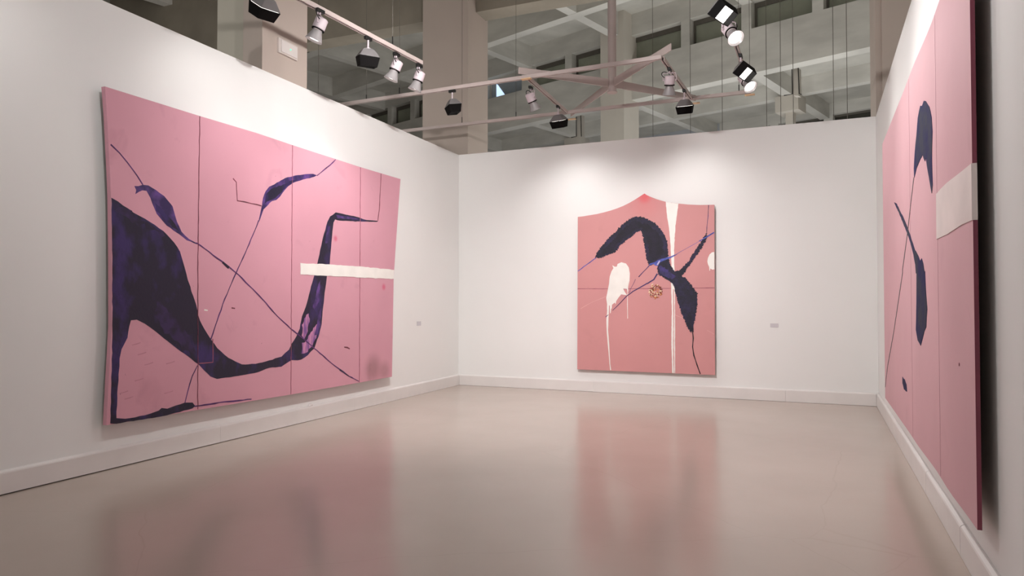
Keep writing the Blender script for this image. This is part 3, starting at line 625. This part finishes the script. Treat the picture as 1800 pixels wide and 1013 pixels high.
LN([(1015.3, 507.8), (1100, 508), (1180, 507), (1256, 506.3)], .014, M_SEAM, 'seam', h=.001, jit=.001)
D(a5([(958, 140), (968, 260), (985, 360), (1000, 480), (1008, 600), (1013, 700), (1018, 825), (1045, 825), (1042, 740), (1041, 620), (1047, 500), (1055, 380), (1070, 260), (1084, 160), (1015, 151)]), 'white_wedge', M_WHITE, label='tapering white paint wedge')
D(a6([(956, 18), (958, 60), (965, 300), (960, 600), (965, 760), (968, 886), (984, 886), (978, 750), (980, 500), (978, 300), (977, 100), (984, 98), (988, 300), (985, 600), (989, 886), (996, 886), (996, 600), (995, 300), (993, 60), (990, 22)]), 'white_drip', M_WHITE, amp=.002)
arch = a5([(265, 690), (300, 620), (350, 560), (400, 500), (470, 440), (520, 380), (600, 320), (660, 295), (720, 297), (780, 320), (850, 360), (900, 410), (940, 470), (965, 540), (975, 620), (980, 700), (1000, 770), (1040, 830), (1080, 830), (1130, 800), (1180, 740), (1230, 672), (1270, 602), (1320, 532), (1345, 490), (1362, 460), (1368, 480), (1355, 510), (1310, 590), (1270, 650), (1220, 720), (1170, 790), (1135, 845), (1110, 870), (1160, 910), (1200, 960)]) \
    + a6([(1195, 140), (1198, 200), (1190, 290), (1175, 380), (1160, 440), (1162, 492), (1145, 500), (1125, 465), (1090, 390), (1060, 310), (1030, 220), (1005, 130), (990, 60), (955, 18), (915, 0)]) \
    + a5([(900, 862), (880, 810), (888, 768), (840, 752), (800, 768), (775, 700), (762, 620), (750, 540), (735, 455), (710, 415), (670, 432), (620, 480), (560, 520), (510, 560), (480, 605), (450, 640), (400, 652), (340, 680), (300, 695)])
decal(pl, rough(grow(px(pl, arch), .012), .005, .009, .015), .0035, 'arched_dark_stroke', M_FNAVY, t2, label='fuzzy dark navy arched stroke')
ar2 = a5([(300, 690), (345, 610), (420, 540), (500, 450), (560, 390), (640, 330), (700, 335), (790, 370), (870, 430), (925, 520), (940, 640), (900, 700), (820, 720), (790, 620), (770, 480), (720, 395), (650, 420), (560, 490), (470, 570), (420, 640)])
D(ar2, 'dark_core', M_BLACKP if 0 else mat('dark_plush_core', (20, 16, 30), .7, rgb2=(28, 22, 44), scale=9, bump=.5, bscale=60), h=.0045, amp=.012, step=.02, sp=.012)
D(a5([(800, 752), (850, 735), (880, 720), (940, 700), (985, 688), (1060, 660), (1085, 648), (1060, 668), (990, 702), (935, 722), (900, 742), (885, 775), (850, 770), (840, 755), (795, 770)]), 'blue_splash', M_BLUE, h=.0055, amp=.004, step=.03, label='bright blue paint splash')
D(a5([(890, 725), (870, 760), (880, 770), (895, 745), (905, 720)]), 'pale_dab', mat('pale_blue_dab', (190, 180, 214), .5), h=.0062, amp=.004)
D(a5([(895, 770), (960, 800), (1010, 850), (1060, 880), (1020, 905), (960, 880), (905, 850), (890, 810)]), 'violet_patch', M_FVIO, h=.0045, amp=.01, step=.02, sp=.01)
LN(a5([(88, 828), (180, 760), (270, 695)]), .018, M_BLUE)
LN(a5([(1060, 662), (1150, 610), (1290, 530)]), .006, M_BLUE); LN(a5([(1290, 530), (1360, 490), (1438, 443)]), .02, M_BLUE, h=.005)
LN(a5([(795, 772), (740, 830), (690, 885)]), .016, M_FVIO); LN(a5([(660, 905), (640, 950), (605, 1013)]) + a6([(575, 115), (565, 135)]), .01, M_FVIO)
LN(a5([(875, 852), (840, 910), (770, 955)]) + a6([(740, 40), (680, 75), (600, 120), (540, 165), (480, 230), (410, 298)]), (.02, .008), M_FVIO, h=.0045); LN(a6([(370, 338), (345, 360)]), .012, M_FVIO, h=.0045)
LN(a5([(1383, 173), (1378, 280), (1365, 400), (1362, 465)]), .01, M_FVIO)
LN(a6([(1157, 480), (1166, 560), (1160, 640), (1172, 720), (1202, 810), (1232, 894)]), .021, M_BLACKP, jit=.001, h=.0045, label=None)
fig = a6([(385, 0)]) + a5([(398, 940), (405, 880), (422, 830), (440, 798), (430, 768), (455, 783), (475, 781), (482, 755), (520, 738), (565, 752), (592, 790), (603, 850), (600, 920), (590, 985)]) + a6([(561, 20), (556, 70), (555, 122), (548, 120), (545, 96), (510, 94), (520, 120), (545, 155), (520, 152), (490, 147), (465, 180), (445, 210), (438, 240), (430, 225), (405, 245), (402, 278), (396, 285), (392, 325), (387, 325), (385, 252), (377, 252), (375, 330), (370, 400), (368, 480), (375, 580), (382, 700), (388, 800), (397, 858), (386, 858), (378, 760), (368, 650), (358, 540), (352, 450), (352, 380), (358, 300), (358, 240), (350, 180), (360, 130), (375, 60)])
D(fig, 'white_figure', M_WHITE, amp=.0015, step=.05, label='white dripping figure shape')
LN(a6([(550, 121), (549, 240), (551, 375)]), .011, M_WHITE, 'white_drip', jit=.0005)
D(a5([(1440, 637), (1415, 640), (1392, 662), (1376, 695), (1370, 730), (1376, 760), (1388, 785), (1391, 822), (1397, 822), (1399, 800), (1420, 812), (1440, 808)]), 'white_blob', M_WHITE, amp=.001, label='white paint blob cut by right edge')
for q_ in ([(110, 282), (220, 220), (350, 165)], [(998, 342), (1040, 358), (1085, 382)], [(1295, 485), (1330, 502), (1362, 522)]): LN(a6(q_), .008, mat('pale_scratch', (226, 172, 170), .5), 'pale_scratch')
# rusty flower: many small dabs of thick paint
cu, cv = pl.uv(*a6([(812, 122)])[0]); cols = [mat('rust_a', (150, 70, 38), .5), mat('rust_b', (196, 120, 70), .5), mat('cream_dab', (236, 210, 176), .5), mat('rust_c', (112, 44, 24), .5)]
fl = thing('flower', pl.at(cu, cv, .003)); fl.parent = t2; fl.matrix_parent_inverse = Matrix.Translation(-t2.location); fl['label'] = 'rusty flower of thick orange and cream dabs'
for k in range(4):
    bm = bmesh.new()
    for j in range(26):
        a_ = random.uniform(0, 6.283); r_ = .112 * math.sqrt(random.random()); p = pl.at(cu + r_ * math.cos(a_), cv + r_ * math.sin(a_), .004)
        if k == 2 and random.random() < .45: p.z += .03
        bmesh.ops.create_icosphere(bm, subdivisions=1, radius=random.uniform(.010, .02), matrix=Matrix.Translation(p) @ Matrix.Rotation(random.uniform(0, 3), 4, 'Y') @ Matrix.Diagonal((1.3, .3, .55, 1)))
    o = obj('petal_dabs', bm, cols[k], None, True); o.parent = fl; o.matrix_parent_inverse = Matrix.Translation(-pl.at(cu, cv, .003)); o['kind'] = 'stuff'
obj('hanging_batten', bxs(((-3.1, YB - .043, 2.6), (-1.5, YB - .001, 2.68)), ((-3.1, YB - .043, .6), (-1.5, YB - .001, .66))), _m['batten_wood'], t2)

# ---- tall view of the large painting on the right wall
def bulge(u, v):
    return .006 * math.exp(-((u - 4.7) / .33) ** 2) - .003 * math.exp(-((u - 5.35) / .25) ** 2) + .004 * math.exp(-((u - 6.2) / .35) ** 2)
pl = Plane(-WN, -(WC - .088), WU, bulge)
u0, v0 = pl.uv(1718, 931); u1, v1 = pl.uv(1556, 700); _, vt = pl.uv(1555.5, 242)
v0 = (v0 + v1) / 2
t3 = thing('painting', pl.at((u0 + u1) / 2, v0, -.05), 'large pink painting with blue-violet strokes seen obliquely on the right wall', 'painting')
rect = [(u0, v0)] + [(u0 + (u1 - u0) * k / 24, v0) for k in range(1, 24)] + [(u1, v0), (u1, vt)] + [(u1 + (u0 - u1) * k / 24, vt) for k in range(1, 24)] + [(u0, vt)]
GR = .09
canvas(pl, rect, .02, 'canvas', canvas_mat('rose_canvas', (216, 170, 177), (186, 136, 146), None, .3), t3, grid=GR)
edge = [pl.at(u0, v0, .0), pl.at(u0, v0, -.02), pl.at(u0, vt, -.02), pl.at(u0, vt, 0)]
bm = bmesh.new(); f = [bm.verts.new(p) for p in edge]; k_ = [bm.verts.new(p - pl.U * .002) for p in edge]; bm.faces.new(f); bm.faces.new(k_)
for j in range(4): bm.faces.new((f[j], f[(j + 1) % 4], k_[(j + 1) % 4], k_[j]))
obj('folded_edge', bm, mat('crimson_edge', (132, 62, 80), .7, .08, 3), t3)['label'] = 'dark crimson folded canvas edge'
b7 = lambda L_: [(1500 + u_ * .4934, v_ * .4934) for u_, v_ in L_]
b8 = lambda L_: [(1500 + u_ * .5263, 480 + v_ * .5263) for u_, v_ in L_]
M_BV = mat('blue_violet_paint', (34, 32, 78), .75, spec=.15, rgb2=(52, 54, 70), scale=5, contrast=(.4, .62), bump=.2, bscale=30)
def D3(pts, nm, m, h=.003, amp=.004, step=.06, label=None): return decal(pl, rough(px(pl, pts), amp, step), h, nm, m, t3, grid=GR, label=label)
D3(b7([(252, 360), (246, 378), (240, 376), (232, 420), (228, 480), (222, 540), (219, 600), (220, 632), (228, 600), (240, 570), (248, 553), (256, 575), (259, 562), (265, 610), (272, 650), (279, 690), (282, 660), (280, 600), (279, 530), (281, 470), (278, 420), (270, 380), (258, 362)]), 'forked_stroke', M_BV, label='blue-violet forked stroke near the top')
D3(b7([(146, 720), (155, 727), (166, 750), (186, 790), (205, 840), (222, 890), (234, 912), (240, 930), (245, 922), (250, 940), (256, 980)]) + b8([(240, -6), (243, 60), (247, 120), (244, 180), (238, 195), (232, 225), (227, 242), (218, 225), (212, 190), (214, 100), (214, 0)]) + b7([(226, 975), (224, 945), (217, 905), (205, 862), (185, 812), (165, 762), (150, 730)]), 'long_stroke', M_BV, label='long blue-violet stroke running down the middle')
D3(b8([(165, 348), (172, 356), (178, 372), (180, 398), (170, 388), (165, 368)]), 'small_dab', M_BV)
line(pl, b7([(218, 635), (200, 780), (190, 860), (176, 960)]) + b8([(165, 0), (150, 100), (135, 200), (115, 310), (107, 380)]), .02, 'drawn_line', M_BLACKP, t3, h=.003, grid=GR)
wp = b7([(297, 692), (318, 671), (340, 651), (390, 610), (430, 576), (432, 700), (434, 780), (390, 800), (340, 835), (298, 853)]); q3 = px(pl, wp); q3 = [(max(a_, u0 + .001), b_) for a_, b_ in q3]
decal(pl, rough(q3, .0, .12), .004, 'white_patch', mat('white_wash', (230, 216, 212), .5, .06, 3), t3, grid=GR, label='white painted patch wrapping the near edge')
zt = max(b_ for a_, b_ in q3 if a_ < u0 + .02); zb = min(b_ for a_, b_ in q3 if a_ < u0 + .02)
o3 = V((u0 - .004, 0, 0)); bm = bmesh.new()
ee = [pl.at(u0, zb, .0045), pl.at(u0, zb, -.02), pl.at(u0, zt, -.02), pl.at(u0, zt, .0045)]
f = [bm.verts.new(p - pl.U * .0022) for p in ee]; k_ = [bm.verts.new(p - pl.U * .004) for p in ee]; bm.faces.new(f); bm.faces.new(k_)
for j in range(4): bm.faces.new((f[j], f[(j + 1) % 4], k_[(j + 1) % 4], k_[j]))
obj('white_edge_patch', bm, _m['white_wash'], t3)
for a_, b_ in (((1641, 33), (1656, 827)), ((1600, 127), (1603, 760))):
    ua, ub = pl.uv(*a_)[0], pl.uv(*b_)[0]; um = (ua + ub) / 2
    decal(pl, ribbon(sub([(um, v0 + .01), (um, vt - .01)], .08, .003), .005), .0012, 'seam', mat('rose_seam', (190, 136, 146), .6), t3, grid=0)
line(pl, b8([(356, 303), (357, 309)]), .02, 'tear_mark', M_MAROON, t3, h=.003)
obj('hanging_batten', bxs(((WC - .064, 4.9, 2.6), (WC - .002, 8.0, 2.7)), ((WC - .064, 4.9, .7), (WC - .002, 8.0, .78)), ax=(WN, V((-WN.y, WN.x, 0)))), _m['batten_wood'], t3)
